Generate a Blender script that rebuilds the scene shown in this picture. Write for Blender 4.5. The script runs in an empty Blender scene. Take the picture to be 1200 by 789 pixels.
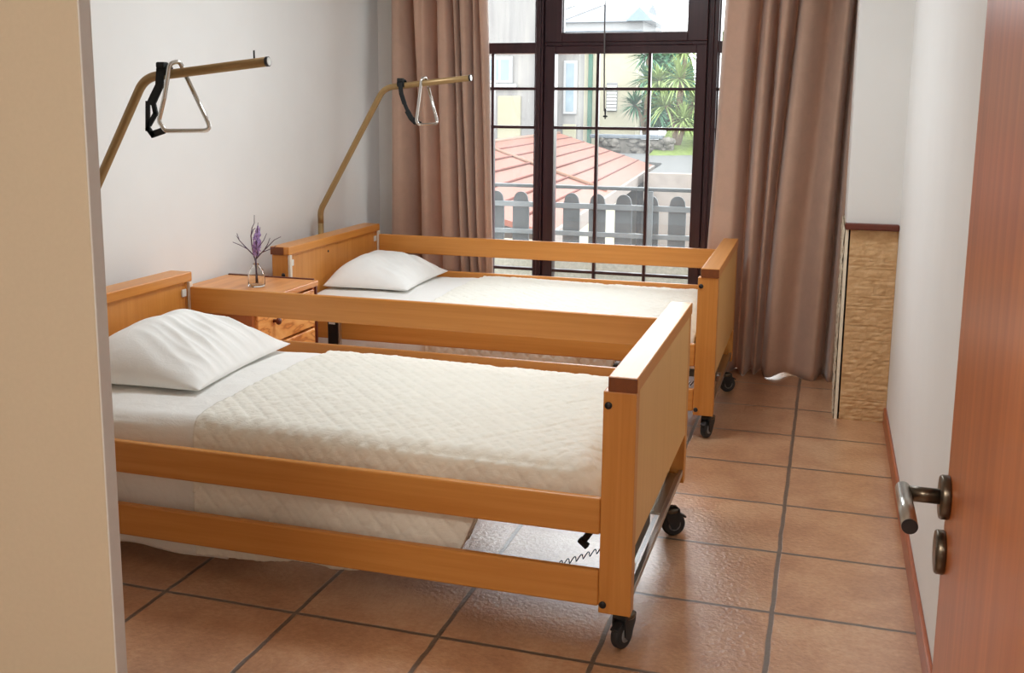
import bpy, bmesh, math, random
from mathutils import Vector, Matrix, noise
S = bpy.context.scene
COL = S.collection
PI = math.pi
rnd = random.Random(7)

# ------------------------------------------------------------------ materials
def lin(r, g, b):
    def f(c):
        c /= 255.0
        return c / 12.92 if c <= 0.04045 else ((c + 0.055) / 1.055) ** 2.4
    return (f(r), f(g), f(b), 1.0)

class NT:
    def __init__(self, name):
        self.m = bpy.data.materials.new(name)
        self.m.use_nodes = True
        self.t = self.m.node_tree
        self.t.nodes.clear()
        self.out = self.n('ShaderNodeOutputMaterial')
    def n(self, typ, **kw):
        nd = self.t.nodes.new(typ)
        for k, v in kw.items():
            setattr(nd, k, v)
        return nd
    def l(self, a, b):
        self.t.links.new(a, b)
    def val(self, sock, v):
        if isinstance(v, bpy.types.NodeSocket):
            self.l(v, sock)
        else:
            sock.default_value = v
    def math(self, op, a, b=0.0, c=None):
        nd = self.n('ShaderNodeMath', operation=op)
        self.val(nd.inputs[0], a)
        self.val(nd.inputs[1], b)
        if c is not None:
            self.val(nd.inputs[2], c)
        return nd.outputs[0]
    def mix(self, fac, a, b):
        nd = self.n('ShaderNodeMix', data_type='RGBA')
        self.val(nd.inputs[0], fac)
        self.val(nd.inputs[6], a)
        self.val(nd.inputs[7], b)
        return nd.outputs[2]
    def coord(self, scale=(1, 1, 1), kind='Object'):
        c = self.n('ShaderNodeTexCoord')
        m = self.n('ShaderNodeMapping')
        m.inputs['Scale'].default_value = scale
        self.l(c.outputs[kind], m.inputs[0])
        return m.outputs[0]
    def noise(self, vec, scale=5.0, detail=4.0, rough=0.55, dist=0.0):
        nd = self.n('ShaderNodeTexNoise')
        self.l(vec, nd.inputs['Vector'])
        nd.inputs['Scale'].default_value = scale
        nd.inputs['Detail'].default_value = detail
        nd.inputs['Roughness'].default_value = rough
        nd.inputs['Distortion'].default_value = dist
        return nd.outputs[0]
    def ramp(self, fac, stops):
        nd = self.n('ShaderNodeValToRGB')
        self.l(fac, nd.inputs[0])
        e = nd.color_ramp.elements
        while len(e) < len(stops):
            e.new(0.5)
        for q, (p, c) in zip(e, stops):
            q.position = p
            q.color = c if len(c) == 4 else (*c, 1)
        return nd.outputs[0]
    def bump(self, h, strength=0.2, dist=0.01, normal=None):
        nd = self.n('ShaderNodeBump')
        nd.inputs['Strength'].default_value = strength
        nd.inputs['Distance'].default_value = dist
        self.l(h, nd.inputs['Height'])
        if normal is not None:
            self.l(normal, nd.inputs['Normal'])
        return nd.outputs[0]
    def pbr(self, col, rough=0.5, metal=0.0, bump=None, spec=0.5, **kw):
        p = self.n('ShaderNodeBsdfPrincipled')
        self.val(p.inputs['Base Color'], col)
        self.val(p.inputs['Roughness'], rough)
        p.inputs['Metallic'].default_value = metal
        p.inputs['Specular IOR Level'].default_value = spec
        for k, v in kw.items():
            self.val(p.inputs[k.replace('_', ' ')], v)
        if bump is not None:
            self.l(bump, p.inputs['Normal'])
        self.l(p.outputs[0], self.out.inputs[0])
        return p

MATS = {}
def simple(name, rgb, rough=0.5, metal=0.0, var=0.06, scale=30, spec=0.5, bumps=0.0):
    t = NT(name)
    v = t.coord()
    n = t.noise(v, scale, 3)
    c = lin(*rgb)
    d = tuple(x * (1 - var) for x in c[:3]) + (1,)
    e = tuple(min(1, x * (1 + var)) for x in c[:3]) + (1,)
    col = t.ramp(n, [(0.3, d), (0.7, e)])
    b = t.bump(n, bumps, 0.003) if bumps else None
    t.pbr(col, rough, metal, b, spec)
    MATS[name] = t.m
    return t.m

def wood(name, a, b, axis, rough=0.38, fine=55, spec=0.45):
    t = NT(name)
    sc = [fine] * 3
    sc[axis] = 1.6
    v = t.coord(tuple(sc))
    n1 = t.noise(v, 1.0, 6, 0.6, 0.4)
    sc2 = [7] * 3
    sc2[axis] = 0.7
    n2 = t.noise(t.coord(tuple(sc2)), 1.0, 3, 0.5, 0.8)
    f = t.math('ADD', t.math('MULTIPLY', n1, 0.6), t.math('MULTIPLY', n2, 0.4))
    col = t.ramp(f, [(0.32, lin(*b)), (0.66, lin(*a))])
    t.pbr(col, rough, 0, t.bump(n1, 0.05, 0.002), spec)
    MATS[name] = t.m
    return t.m

simple('wall_white', (236, 236, 234), 0.75, var=0.015, scale=3, bumps=0.04)
simple('ceiling_white', (238, 238, 236), 0.8, var=0.01, scale=3)
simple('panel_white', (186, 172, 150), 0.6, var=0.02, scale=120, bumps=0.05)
for ax, nm in enumerate('xyz'):
    wood('beech_' + nm, (216, 148, 74), (198, 127, 54), ax)
wood('beech_panel', (230, 182, 114), (216, 166, 98), 2)  # lighter beech: bounce from the white wall put into the colour
wood('beech_cap', (220, 150, 72), (202, 128, 54), 1, rough=0.32, spec=0.5)
wood('beech_edge', (132, 72, 34), (110, 58, 26), 1, rough=0.4)
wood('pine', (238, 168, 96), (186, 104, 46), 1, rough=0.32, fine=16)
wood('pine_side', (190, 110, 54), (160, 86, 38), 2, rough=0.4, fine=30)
wood('door_wood', (200, 120, 68), (160, 86, 44), 2, rough=0.3, fine=40)
wood('skirting_wood', (176, 98, 62), (150, 78, 46), 1, rough=0.35, fine=60)
wood('dark_wood', (66, 38, 44), (44, 25, 32), 2, rough=0.32, fine=50)
wood('cap_wood', (112, 52, 36), (88, 38, 26), 0, rough=0.35, fine=60)
simple('edge_window_lit', (196, 196, 194), 0.5, 0, 0.02, 60)  # cool grey: window light on the panel edge, as colour
simple('stone_pale', (236, 224, 200), 0.85, 0, 0.06, 30, bumps=.3)
def flame():
    t = NT('pine_flame')
    v = t.coord((9, 3.2, 9))
    n = t.noise(v, 1.0, 3, .5, .6)
    w_ = t.math('FRACT', t.math('MULTIPLY', n, 6.0))
    w_ = t.math('ABSOLUTE', t.math('SUBTRACT', w_, .5))
    col = t.ramp(w_, [(.0, lin(198, 116, 56)), (.14, lin(236, 160, 86)), (.5, lin(248, 182, 110))])
    t.pbr(col, .32, 0, None, .45)
    MATS['pine_flame'] = t.m
flame()
simple('steel', (190, 188, 182), 0.28, 1.0, 0.03, 60)
simple('chrome', (215, 213, 208), 0.16, 1.0, 0.02, 60)
simple('dark_bronze', (96, 86, 74), 0.3, 0.9, 0.05, 60)
simple('pole_paint', (158, 128, 84), 0.38, 0.35, 0.04, 60)
simple('black_plastic', (26, 26, 28), 0.42, 0, 0.1, 60)
simple('black_strap', (22, 26, 28), 0.8, 0, 0.25, 300, bumps=0.3)
simple('rubber', (34, 34, 36), 0.6, 0, 0.1, 80)
simple('grey_plastic', (128, 130, 132), 0.45, 0, 0.05, 60)
simple('white_plastic', (226, 224, 216), 0.4, 0, 0.02, 60)
simple('cream_strip', (232, 220, 202), 0.45, 0, 0.02, 60)
simple('gap_black', (16, 14, 13), 0.9, 0, 0.1, 60)
simple('cord_grey', (96, 92, 92), 0.5, 0, 0.05, 60)

def fabric(name, rgb, scale=260, bump=0.25, wr=0.0, rough=0.85, sheen=0.2, trans=0.0, var=0.04, crinkle=0.0):
    t = NT(name)
    v = t.coord()
    n = t.noise(v, scale, 2)
    n2 = t.noise(v, 14, 4, 0.6, 0.6)
    c = lin(*rgb)
    col = t.ramp(n2, [(0.3, tuple(x * (1 - var) for x in c[:3])), (0.7, tuple(min(1, x * (1 + var)) for x in c[:3]))])
    b = t.bump(n, bump, 0.0008)
    if wr:
        b = t.bump(n2, wr, 0.012, b)
    if crinkle:
        n3 = t.noise(t.coord((22, 60, 40)), 1.0, 4, .62, 1.2)
        b = t.bump(n3, crinkle, 0.006, b)
    p = t.pbr(col, rough, 0, b, 0.25, Sheen_Weight=sheen)
    if trans:
        tr = t.n('ShaderNodeBsdfTranslucent')
        t.l(col, tr.inputs[0])
        mx = t.n('ShaderNodeMixShader')
        mx.inputs[0].default_value = trans
        t.l(p.outputs[0], mx.inputs[1])
        t.l(tr.outputs[0], mx.inputs[2])
        t.l(mx.outputs[0], t.out.inputs[0])
    MATS[name] = t.m
    return t.m
fabric('quilt', (246, 243, 232), wr=0.15, var=0.02, crinkle=0.4)
fabric('sheet', (248, 247, 243), wr=0.3, var=0.01, crinkle=0.1)
fabric('pillowcase', (248, 248, 245), wr=0.2, var=0.01)
fabric('mattress_ticking', (232, 228, 216), var=0.02)
fabric('curtain', (204, 172, 152), scale=400, bump=0.2, rough=0.55, sheen=0.5, trans=0.3, var=0.05)

def tile_mat():
    t = NT('terracotta_tiles')
    T, TX, TY = 0.43, -0.0829, 2.4808
    c = t.n('ShaderNodeTexCoord')
    sp = t.n('ShaderNodeSeparateXYZ')
    t.l(c.outputs['Object'], sp.inputs[0])
    wob = t.noise(c.outputs['Object'], 9, 3)
    w = t.math('MULTIPLY', t.math('SUBTRACT', wob, 0.5), 0.010)
    gx = t.math('DIVIDE', t.math('ADD', t.math('SUBTRACT', sp.outputs[0], TX), w), T)
    gy = t.math('DIVIDE', t.math('ADD', t.math('SUBTRACT', sp.outputs[1], TY), w), T)
    def edge(g):
        fr = t.math('FRACT', g)
        return t.math('MINIMUM', fr, t.math('SUBTRACT', 1.0, fr))
    ex = edge(gx)
    ey = edge(gy)
    e = t.math('MINIMUM', ex, ey)
    mr = t.n('ShaderNodeMapRange', interpolation_type='SMOOTHSTEP')
    t.l(e, mr.inputs[0])
    mr.inputs[1].default_value = 0.011
    mr.inputs[2].default_value = 0.021
    tile = mr.outputs[0]
    cell = t.n('ShaderNodeCombineXYZ')
    t.l(t.math('FLOOR', gx), cell.inputs[0])
    t.l(t.math('FLOOR', gy), cell.inputs[1])
    wn = t.n('ShaderNodeTexWhiteNoise')
    t.l(cell.outputs[0], wn.inputs[0])
    big = t.noise(c.outputs['Object'], 5.5, 6, 0.6, 0.3)
    fine = t.noise(c.outputs['Object'], 60, 4, 0.6)
    f = t.math('ADD', t.math('MULTIPLY', big, 0.65), t.math('MULTIPLY', fine, 0.35))
    f = t.math('ADD', f, t.math('MULTIPLY', t.math('SUBTRACT', wn.outputs[0], 0.5), 0.10))
    col = t.ramp(f, [(0.30, lin(170, 120, 86)), (0.50, lin(200, 150, 112)), (0.70, lin(220, 178, 140))])
    col = t.mix(tile, lin(92, 76, 62), col)
    bh = t.noise(c.outputs['Object'], 70, 3, 0.55)
    b1 = t.bump(bh, 0.75, 0.005)
    b2 = t.bump(tile, 0.6, 0.004, b1)
    rough = t.math('ADD', t.math('MULTIPLY', fine, 0.10), t.math('SUBTRACT', 0.44, t.math('MULTIPLY', tile, 0.24)))
    t.pbr(col, rough, 0, b2, 0.9, Coat_Weight=1.0, Coat_Roughness=0.31, Coat_IOR=1.75)
    MATS['tiles'] = t.m
tile_mat()

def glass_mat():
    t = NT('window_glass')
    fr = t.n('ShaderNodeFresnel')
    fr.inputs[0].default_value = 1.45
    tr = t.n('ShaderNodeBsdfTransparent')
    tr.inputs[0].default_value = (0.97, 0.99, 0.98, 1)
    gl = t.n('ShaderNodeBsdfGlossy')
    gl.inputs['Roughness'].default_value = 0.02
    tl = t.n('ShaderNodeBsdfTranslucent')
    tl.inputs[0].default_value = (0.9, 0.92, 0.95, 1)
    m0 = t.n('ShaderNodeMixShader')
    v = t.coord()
    veil_haze = t.ramp(t.noise(v, 6, 5, 0.65), [(0.35, (0.03, 0.03, 0.03)), (0.75, (0.06, 0.06, 0.06))])  # veiling glare of the sky put into the glass as pale haze
    t.l(veil_haze, m0.inputs[0])
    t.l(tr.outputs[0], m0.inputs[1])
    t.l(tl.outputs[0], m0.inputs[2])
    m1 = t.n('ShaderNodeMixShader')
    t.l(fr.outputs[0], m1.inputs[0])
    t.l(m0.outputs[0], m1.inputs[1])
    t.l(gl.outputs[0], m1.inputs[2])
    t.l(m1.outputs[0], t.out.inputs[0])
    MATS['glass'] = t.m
    t = NT('vase_glass')
    p = t.pbr((0.97, 0.99, 0.98, 1), 0.03, 0, None, 0.5)
    p.inputs['Transmission Weight'].default_value = 1.0
    p.inputs['IOR'].default_value = 1.3
    MATS['vase'] = t.m
glass_mat()

def stone_mat():
    t = NT('split_stone')
    v = t.coord((1, 1, 1))
    n = t.noise(v, 22, 6, 0.65, 0.5)
    n2 = t.noise(t.coord((10, 10, 60)), 1.0, 4, 0.6)
    f = t.math('ADD', t.math('MULTIPLY', n, 0.6), t.math('MULTIPLY', n2, 0.4))
    col = t.ramp(f, [(0.3, lin(190, 148, 102)), (0.55, lin(216, 178, 132)), (0.75, lin(230, 200, 160))])
    t.pbr(col, 0.8, 0, t.bump(n, 0.25, 0.005), 0.3)
    MATS['stone'] = t.m
stone_mat()

# ------------------------------------------------------------------ mesh helpers
def obj(name, bm, mat, parent=None, smooth=False, mats=None):
    me = bpy.data.meshes.new(name)
    bmesh.ops.recalc_face_normals(bm, faces=bm.faces)
    bm.to_mesh(me)
    bm.free()
    for m in (mats or [mat]):
        me.materials.append(MATS[m])
    if smooth:
        me.polygons.foreach_set('use_smooth', [True] * len(me.polygons))
    o = bpy.data.objects.new(name, me)
    COL.objects.link(o)
    if parent is not None:
        o.parent = parent
    return o
def empty(name, loc=(0, 0, 0), rz=0.0):
    o = bpy.data.objects.new(name, None)
    o.empty_display_size = 0.1
    o.location = loc
    o.rotation_euler = (0, 0, rz)
    COL.objects.link(o)
    return o
def tag(o, label=None, cat=None, group=None, kind=None):
    if label: o['label'] = label
    if cat: o['category'] = cat
    if group: o['group'] = group
    if kind: o['kind'] = kind
    return o
def copy_tree(o, parent=None):
    c = o.copy()
    COL.objects.link(c)
    if parent is not None:
        c.parent = parent
    for ch in list(o.children):
        copy_tree(ch, c)
    return c

def box(bm, lo, hi, bev=0.0, seg=2, rot=None, mi=0):
    """axis aligned box lo..hi, bevelled; rot = Matrix applied about the centre"""
    lo = Vector(lo); hi = Vector(hi)
    c = (lo + hi) / 2
    d = hi - lo
    t = bmesh.new()
    bmesh.ops.create_cube(t, size=1.0)
    for v in t.verts:
        v.co = Vector((v.co.x * d.x, v.co.y * d.y, v.co.z * d.z))
    if bev:
        bmesh.ops.bevel(t, geom=list(t.edges), offset=min(bev, min(d) * 0.45), segments=seg, profile=0.5, affect='EDGES')
    M = Matrix.Translation(c) @ (rot.to_4x4() if rot is not None else Matrix.Identity(4))
    join(bm, t, M, mi)
    return bm
def join(bm, t, M=None, mi=0):
    M = M or Matrix.Identity(4)
    mp = [bm.verts.new(M @ v.co) for v in t.verts]
    t.verts.index_update()
    for f in t.faces:
        try:
            g = bm.faces.new([mp[v.index] for v in f.verts])
            g.material_index = mi
            g.smooth = f.smooth
        except ValueError:
            pass
    t.free()
def tube(bm, pts, r, n=12, caps=True, rads=None):
    pts = [Vector(p) for p in pts]
    rings = []
    prev = None
    for i, p in enumerate(pts):
        a = pts[max(i - 1, 0)]
        b = pts[min(i + 1, len(pts) - 1)]
        d = (b - a).normalized()
        if prev is None:
            u = d.orthogonal().normalized()
        else:
            u = (prev - d * prev.dot(d)).normalized()
        prev = u
        w = d.cross(u)
        rr = rads[i] if rads else r
        rings.append([bm.verts.new(p + (u * math.cos(2 * PI * k / n) + w * math.sin(2 * PI * k / n)) * rr) for k in range(n)])
    for A, B in zip(rings, rings[1:]):
        for k in range(n):
            f = bm.faces.new((A[k], A[(k + 1) % n], B[(k + 1) % n], B[k]))
            f.smooth = True
    if caps:
        bm.faces.new(list(reversed(rings[0])))
        bm.faces.new(rings[-1])
    return bm
def lathe(bm, prof, n=24, M=None):
    M = M or Matrix.Identity(4)
    rings = []
    for r, z in prof:
        rings.append([bm.verts.new(M @ Vector((r * math.cos(2 * PI * k / n), r * math.sin(2 * PI * k / n), z))) for k in range(n)])
    for A, B in zip(rings, rings[1:]):
        for k in range(n):
            f = bm.faces.new((A[k], A[(k + 1) % n], B[(k + 1) % n], B[k]))
            f.smooth = True
    if prof[0][0] > 1e-5:
        bm.faces.new(list(reversed(rings[0])))
    if prof[-1][0] > 1e-5:
        bm.faces.new(rings[-1])
    bmesh.ops.remove_doubles(bm, verts=bm.verts, dist=1e-6)
    return bm
def arc_path(pts, rad, n=8):
    """polyline with rounded corners"""
    pts = [Vector(p) for p in pts]
    out = [pts[0]]
    for a, b, c in zip(pts, pts[1:], pts[2:]):
        u = (a - b).normalized(); v = (c - b).normalized()
        ang = u.angle(v)
        tl = min(rad / math.tan(ang / 2), (a - b).length * 0.45, (c - b).length * 0.45)
        p0 = b + u * tl; p1 = b + v * tl
        for i in range(n + 1):
            s = i / n
            out.append(p0 * (1 - s) ** 2 + b * 2 * s * (1 - s) + p1 * s * s)
    out.append(pts[-1])
    return out
def bx(name, lo, hi, mat, parent=None, bev=0.0, seg=2):
    return obj(name, box(bmesh.new(), lo, hi, bev, seg), mat, parent)
def structure(o):
    o['kind'] = 'structure'
    return o
RX = Matrix.Rotation(PI / 2, 4, 'X')
RY = Matrix.Rotation(PI / 2, 4, 'Y')

# ------------------------------------------------------------------ room shell
XL, XR, YB, YF, ZC = -2.66, 0.315, 6.0, -2.6, 2.62
structure(bx('floor', (XL - .1, YF - .1, -.12), (XR + .1, 6.2, 0), 'tiles'))
structure(bx('ceiling', (XL - .1, YF - .1, ZC), (XR + .1, 6.2, ZC + .12), 'ceiling_white'))
structure(bx('wall_left', (XL - .12, YF - .1, 0), (XL, 6.2, ZC), 'wall_white'))
structure(bx('wall_right', (XR, YF - .1, 0), (XR + .12, 6.2, ZC), 'wall_white'))
structure(bx('wall_rear', (XL, YF - .12, 0), (XR, YF, ZC), 'wall_white'))
bm = bmesh.new()
WX0, WX1, WZ1 = -2.42, -0.12, 2.34
box(bm, (XL, YB, 0), (WX0, YB + .2, ZC))
box(bm, (WX1, YB, 0), (XR, YB + .2, ZC))
box(bm, (WX0, YB, WZ1), (WX1, YB + .2, ZC))
structure(obj('wall_window', bm, 'wall_white'))
# thin partition panel beside the doorway
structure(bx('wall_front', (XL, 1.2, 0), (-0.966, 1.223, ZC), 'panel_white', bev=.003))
structure(bx('trim_window_lit', (-0.9665, 1.1995, 0), (-0.9635, 1.2235, ZC), 'edge_window_lit', bev=.0012))  # strip added to carry the painted window light along the edge
# wall return with split-stone wainscot at the right of the window
structure(bx('wall_return', (0.09, 4.965, 0.9), (XR, YB, ZC), 'wall_white'))
structure(bx('wall_return.001', (0.116, 4.985, 0), (XR, YB, 0.9), 'gap_black'))
def stone_face(bm, u0, u1, z0, z1, P, seed):
    r = random.Random(seed)
    z = z0
    while z < z1 - .003:
        h = min(r.choice((.014, .018, .024, .034, .04)), z1 - z)
        if z1 - z - h < .012: h = z1 - z
        u = u0
        while u < u1 - .003:
            w = min(r.uniform(.05, .14), u1 - u)
            if u1 - u - w < .03: w = u1 - u
            d = r.uniform(.004, .009)
            t = bmesh.new()
            nx, nz = max(2, int(w / .012)), max(2, int(h / .009))
            grid = [[None] * (nz + 1) for _ in range(nx + 1)]
            for i in range(nx + 1):
                for j in range(nz + 1):
                    uu = u + w * i / nx; zz = z + h * j / nz
                    e = min(i, nx - i) == 0 or min(j, nz - j) == 0
                    dd = d + noise.noise(Vector((uu * 38, zz * 60, seed))) * .004
                    if e: dd -= .0015
                    grid[i][j] = t.verts.new(P(uu, zz, max(dd, .001)))
            for i in range(nx):
                for j in range(nz):
                    t.faces.new((grid[i][j], grid[i + 1][j], grid[i + 1][j + 1], grid[i][j + 1]))
            join(bm, t)
            u += w
        z += h
bm = bmesh.new()
box(bm, (0.110, 4.967, 0), (XR - .001, 4.985, 0.888))
stone_face(bm, 0.110, XR - .001, 0, 0.888, lambda u, z, d: Vector((u, 4.967 - d, z)), 3)
tag(obj('wall_cladding', bm, 'stone'), kind='structure')
bm = bmesh.new()
box(bm, (0.088, 4.958, 0), (0.102, YB - .01, 0.888))
stone_face(bm, 4.958, YB - .01, 0, 0.888, lambda u, z, d: Vector((0.088 - d, u, z)), 5)
tag(obj('wall_cladding.001', bm, 'stone_pale'), kind='structure')
structure(bx('trim_1', (0.084, 4.93, 0.888), (XR, 5.0, 0.918), 'cap_wood', bev=.008, seg=3))
structure(bx('baseboard_right', (XR - .013, YF, 0), (XR, 4.96, 0.075), 'skirting_wood', bev=.004))

# ------------------------------------------------------------------ wooden door leaf standing open at the right
dr = structure(empty('door_1', (0.162, 1.345, 0.0)))
bx('door_leaf', (0, -0.86, 0.008), (0.04, 0, 2.05), 'door_wood', dr, .002)
def lever(sx, par):
    # lever set: rosette, neck, grip.  sx = -1 on the room side (towards -x)
    z = 0.964
    rs = obj('rosette', lathe(bmesh.new(), [(.0, 0), (.026, 0), (.027, .002), (.027, .009), (.0255, .011), (0, .011)], 32,
             Matrix.Translation((0 if sx < 0 else .04, -.028, z)) @ Matrix.Rotation(-PI / 2 if sx < 0 else PI / 2, 4, 'Y')), 'dark_bronze', par)
    x0 = 0 if sx < 0 else .04
    h = obj('door_handle', tube(bmesh.new(), [(x0 + sx * .008, -.028, z), (x0 + sx * .046, -.028, z)], .0095, 20), 'dark_bronze', par)
    bm = bmesh.new()
    p0, p1 = (x0 + sx * .052, -.012, z), (x0 + sx * .052, -.138, z)
    tube(bm, [p0, p1], .0092, 24)
    obj('grip', bm, 'steel', h)
    bm = bmesh.new()
    tube(bm, [p1, (p1[0], p1[1] - .0012, p1[2])], .0089, 24)
    obj('grip_end', bm, 'black_plastic', h)
    es = obj('escutcheon', lathe(bmesh.new(), [(.0, 0), (.026, 0), (.027, .002), (.027, .009), (.0255, .011), (0, .011)], 32,
             Matrix.Translation((x0, -.024, z - .072)) @ Matrix.Rotation(-PI / 2 if sx < 0 else PI / 2, 4, 'Y')), 'dark_bronze', par)
    return es
lever(-1, dr)
lever(1, dr)
bx('latch_plate', (.008, -.001, .87), (.032, .0015, 1.03), 'steel', dr, .001)

# ------------------------------------------------------------------ window
wn = structure(empty('window_1', (0, 5.95, 0)))
def framebox(name, parts, parent, mat='dark_wood', bev=.005):
    bm = bmesh.new()
    for lo, hi in parts:
        box(bm, lo, hi, bev)
    return obj(name, bm, mat, parent)
Y0, Y1 = -.02, .075
# fixed outer frame and mullions (with stepped mouldings)
P = [((WX0, Y0, 0), (WX0 + .06, Y1, WZ1)), ((WX1 - .06, Y0, 0), (WX1, Y1, WZ1)),
     ((WX0, Y0, WZ1 - .06), (WX1, Y1, WZ1)), ((WX0, Y0, 0), (WX1, Y1, .05)),
     ((-1.645, Y0, .0), (-1.600, Y1, WZ1)), ((-.665, Y0, .0), (-.612, Y1, WZ1)),
     ((-1.656, Y0 + .018, .0), (-1.642, Y1, WZ1)), ((-1.603, Y0 + .026, 0), (-1.588, Y1 - .02, WZ1)), ((-1.628, Y0 - .012, 0), (-1.612, Y0 + .01, WZ1)),
     ((-.676, Y0 + .026, 0), (-.660, Y1 - .02, WZ1)), ((-.616, Y0 + .018, 0), (-.603, Y1, WZ1)), ((-.652, Y0 - .012, 0), (-.636, Y0 + .01, WZ1)),
     ((WX0, Y0 + .006, 1.725), (-1.64, Y1, 1.787)), ((-.62, Y0 + .006, 1.722), (WX1, Y1, 1.784)),
     ((-1.592, Y0 + .012, 1.764), (-.672, Y1 - .02, 1.788))]
framebox('window_frame', P, wn)
# opening middle sash (below) and hopper sash (above)
s1 = framebox('sash', [((-1.592, Y0 + .004, .05), (-1.532, Y1 - .01, 1.766)), ((-.731, Y0 + .004, .05), (-.672, Y1 - .01, 1.766)),
      ((-1.534, Y0 + .006, 1.722), (-.729, Y1 - .012, 1.766)), ((-1.534, Y0 + .006, .05), (-.729, Y1 - .012, .13))], wn)
s2 = framebox('sash', [((-1.592, Y0 + .002, 1.786), (-1.492, Y1 - .01, WZ1 - .05)), ((-.782, Y0 + .002, 1.786), (-.672, Y1 - .01, WZ1 - .05)),
      ((-1.494, Y0 + .004, 1.786), (-.780, Y1 - .012, 1.836)), ((-1.494, Y0 + .004, WZ1 - .11), (-.780, Y1 - .012, WZ1 - .05)),
      ((-1.57, Y0 - .004, 1.766), (-1.49, Y0 + .03, 1.775)), ((-.83, Y0 - .004, 1.766), (-.75, Y0 + .03, 1.775))], wn)
obj('sash_bead', box(box(box(bmesh.new(), (-1.494, .004, 1.834), (-.78, .02, 1.8415), .002), (-1.494, .004, 1.834), (-1.4865, .02, WZ1 - .1), .002), (-.7875, .004, 1.834), (-.78, .02, WZ1 - .1), .002), 'grey_plastic', s2)
def muntins(xs, zs, x0, x1, z0, z1, par):
    for x in xs:
        bx('muntin', (x - .0085, -.002, z0), (x + .0085, .036, z1), 'dark_wood', par, .003)
    for z in zs:
        bx('muntin', (x0, -.001, z - .0085), (x1, .035, z + .0085), 'dark_wood', par, .003)
muntins([-1.283, -.988], [1.525, 1.303, .465], -1.535, -.728, .12, 1.725, s1)
fl = empty('side_light'); fl.parent = wn
muntins([-1.909, -2.17], [1.525, 1.303, .465], WX0 + .05, -1.65, .05, 1.73, fl)
fr_ = empty('side_light'); fr_.parent = wn
muntins([-.36], [1.525, 1.303, .465], -.61, WX1 - .05, .05, 1.73, fr_)
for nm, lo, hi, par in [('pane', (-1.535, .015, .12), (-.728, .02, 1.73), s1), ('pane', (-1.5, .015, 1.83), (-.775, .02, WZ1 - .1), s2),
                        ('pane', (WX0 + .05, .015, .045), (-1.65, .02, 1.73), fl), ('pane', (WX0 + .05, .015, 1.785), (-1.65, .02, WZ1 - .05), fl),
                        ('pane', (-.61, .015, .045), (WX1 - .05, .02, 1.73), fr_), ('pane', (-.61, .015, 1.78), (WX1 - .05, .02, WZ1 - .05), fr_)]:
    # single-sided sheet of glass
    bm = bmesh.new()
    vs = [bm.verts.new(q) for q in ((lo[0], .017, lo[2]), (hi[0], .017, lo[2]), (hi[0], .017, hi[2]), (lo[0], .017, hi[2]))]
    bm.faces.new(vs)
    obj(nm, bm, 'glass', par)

# pull cord in front of the window
c = empty('blind_cord', (-1.215, 5.86, 1.37))
tag(c, 'thin grey pull cord with a small bell end hanging before the middle window', 'cord')
obj('cord', tube(bmesh.new(), [(-.006 - .01 * math.sin(k / 14 * PI), 0, .03 + (ZC - 1.37 - .03) * k / 14) for k in range(15)], .0042, 8), 'cord_grey', c)
obj('bell_weight', lathe(bmesh.new(), [(.0, .045), (.004, .044), (.0055, .03), (.0045, .008), (.013, .004), (.014, 0), (.009, -.003), (.003, -.004), (.004, -.012), (0, -.014)], 16), 'black_plastic', c)
bx('ceiling_hook', (-.02, -.012, ZC - 1.37 - .02), (.01, .012, ZC - 1.37), 'steel', c, .003)

# ------------------------------------------------------------------ curtains
def curtain(name, x0, x1, y0, zb, zt, valleys, label, tilt=0.0, hem=None, lean=(0, 0)):
    """hung cloth with deep narrow folds; valleys = (x, depth, width, drift)"""
    bm = bmesh.new()
    nx = int((x1 - x0) / .0045)
    nz = 46
    rows = []
    for j in range(nz + 1):
        s = j / nz
        row = []
        for i in range(nx + 1):
            u = i / nx
            x = x0 + (x1 - x0) * u
            y = y0 + .012 * math.sin(x * 21 + 1.3 + s) + tilt * (x - x0)
            for vx, d, w, dr_ in valleys:
                c_ = vx + dr_ * (1 - s) + .006 * math.sin(s * 5 + vx * 40)
                k = abs((x - c_) / (w * 1.2 * (1.0 + .25 * (1 - s))))
                y += min(.2, d * 1.8) * math.exp(-k ** 2.2)
            edge = min(u, 1 - u) * (x1 - x0)
            if edge < .03:
                y += .05 * (1 - edge / .03) ** 2
            y += .006 * noise.noise(Vector((x * 9, s * 4, x0)))
            xx = x + (.012 * math.sin(s * 3.1 + x * 11)) * (1 - s)
            xx += (lean[0] * (1 - u) + lean[1] * u) * ((zb + (zt - zb) * s) - .8)
            z = zb + (zt - zb) * s
            if hem and j < 5:
                z += hem(x) * (1 - j / 5)
            row.append(bm.verts.new((xx, y, z)))
        rows.append(row)
    for A, B in zip(rows, rows[1:]):
        for i in range(nx):
            bm.faces.new((A[i], A[i + 1], B[i + 1], B[i]))
    root = empty(name, ((x0 + x1) / 2, y0, 0))
    o = obj('cloth', bm, 'curtain', None, True)
    o.parent = root
    o.matrix_parent_inverse = Matrix.Translation(-root.location)
    sm = o.modifiers.new('thickness', 'SOLIDIFY')
    sm.thickness = .003
    # track with gliders at the ceiling
    t = bx('curtain_track', (x0 - .01, y0 + .02, zt + .005), (x1 + .01, y0 + .05, zt + .03), 'white_plastic', root, .003)
    t.matrix_parent_inverse = Matrix.Translation(-root.location)
    tag(root, label, 'curtain', 'curtains at the window')
    return root
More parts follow.
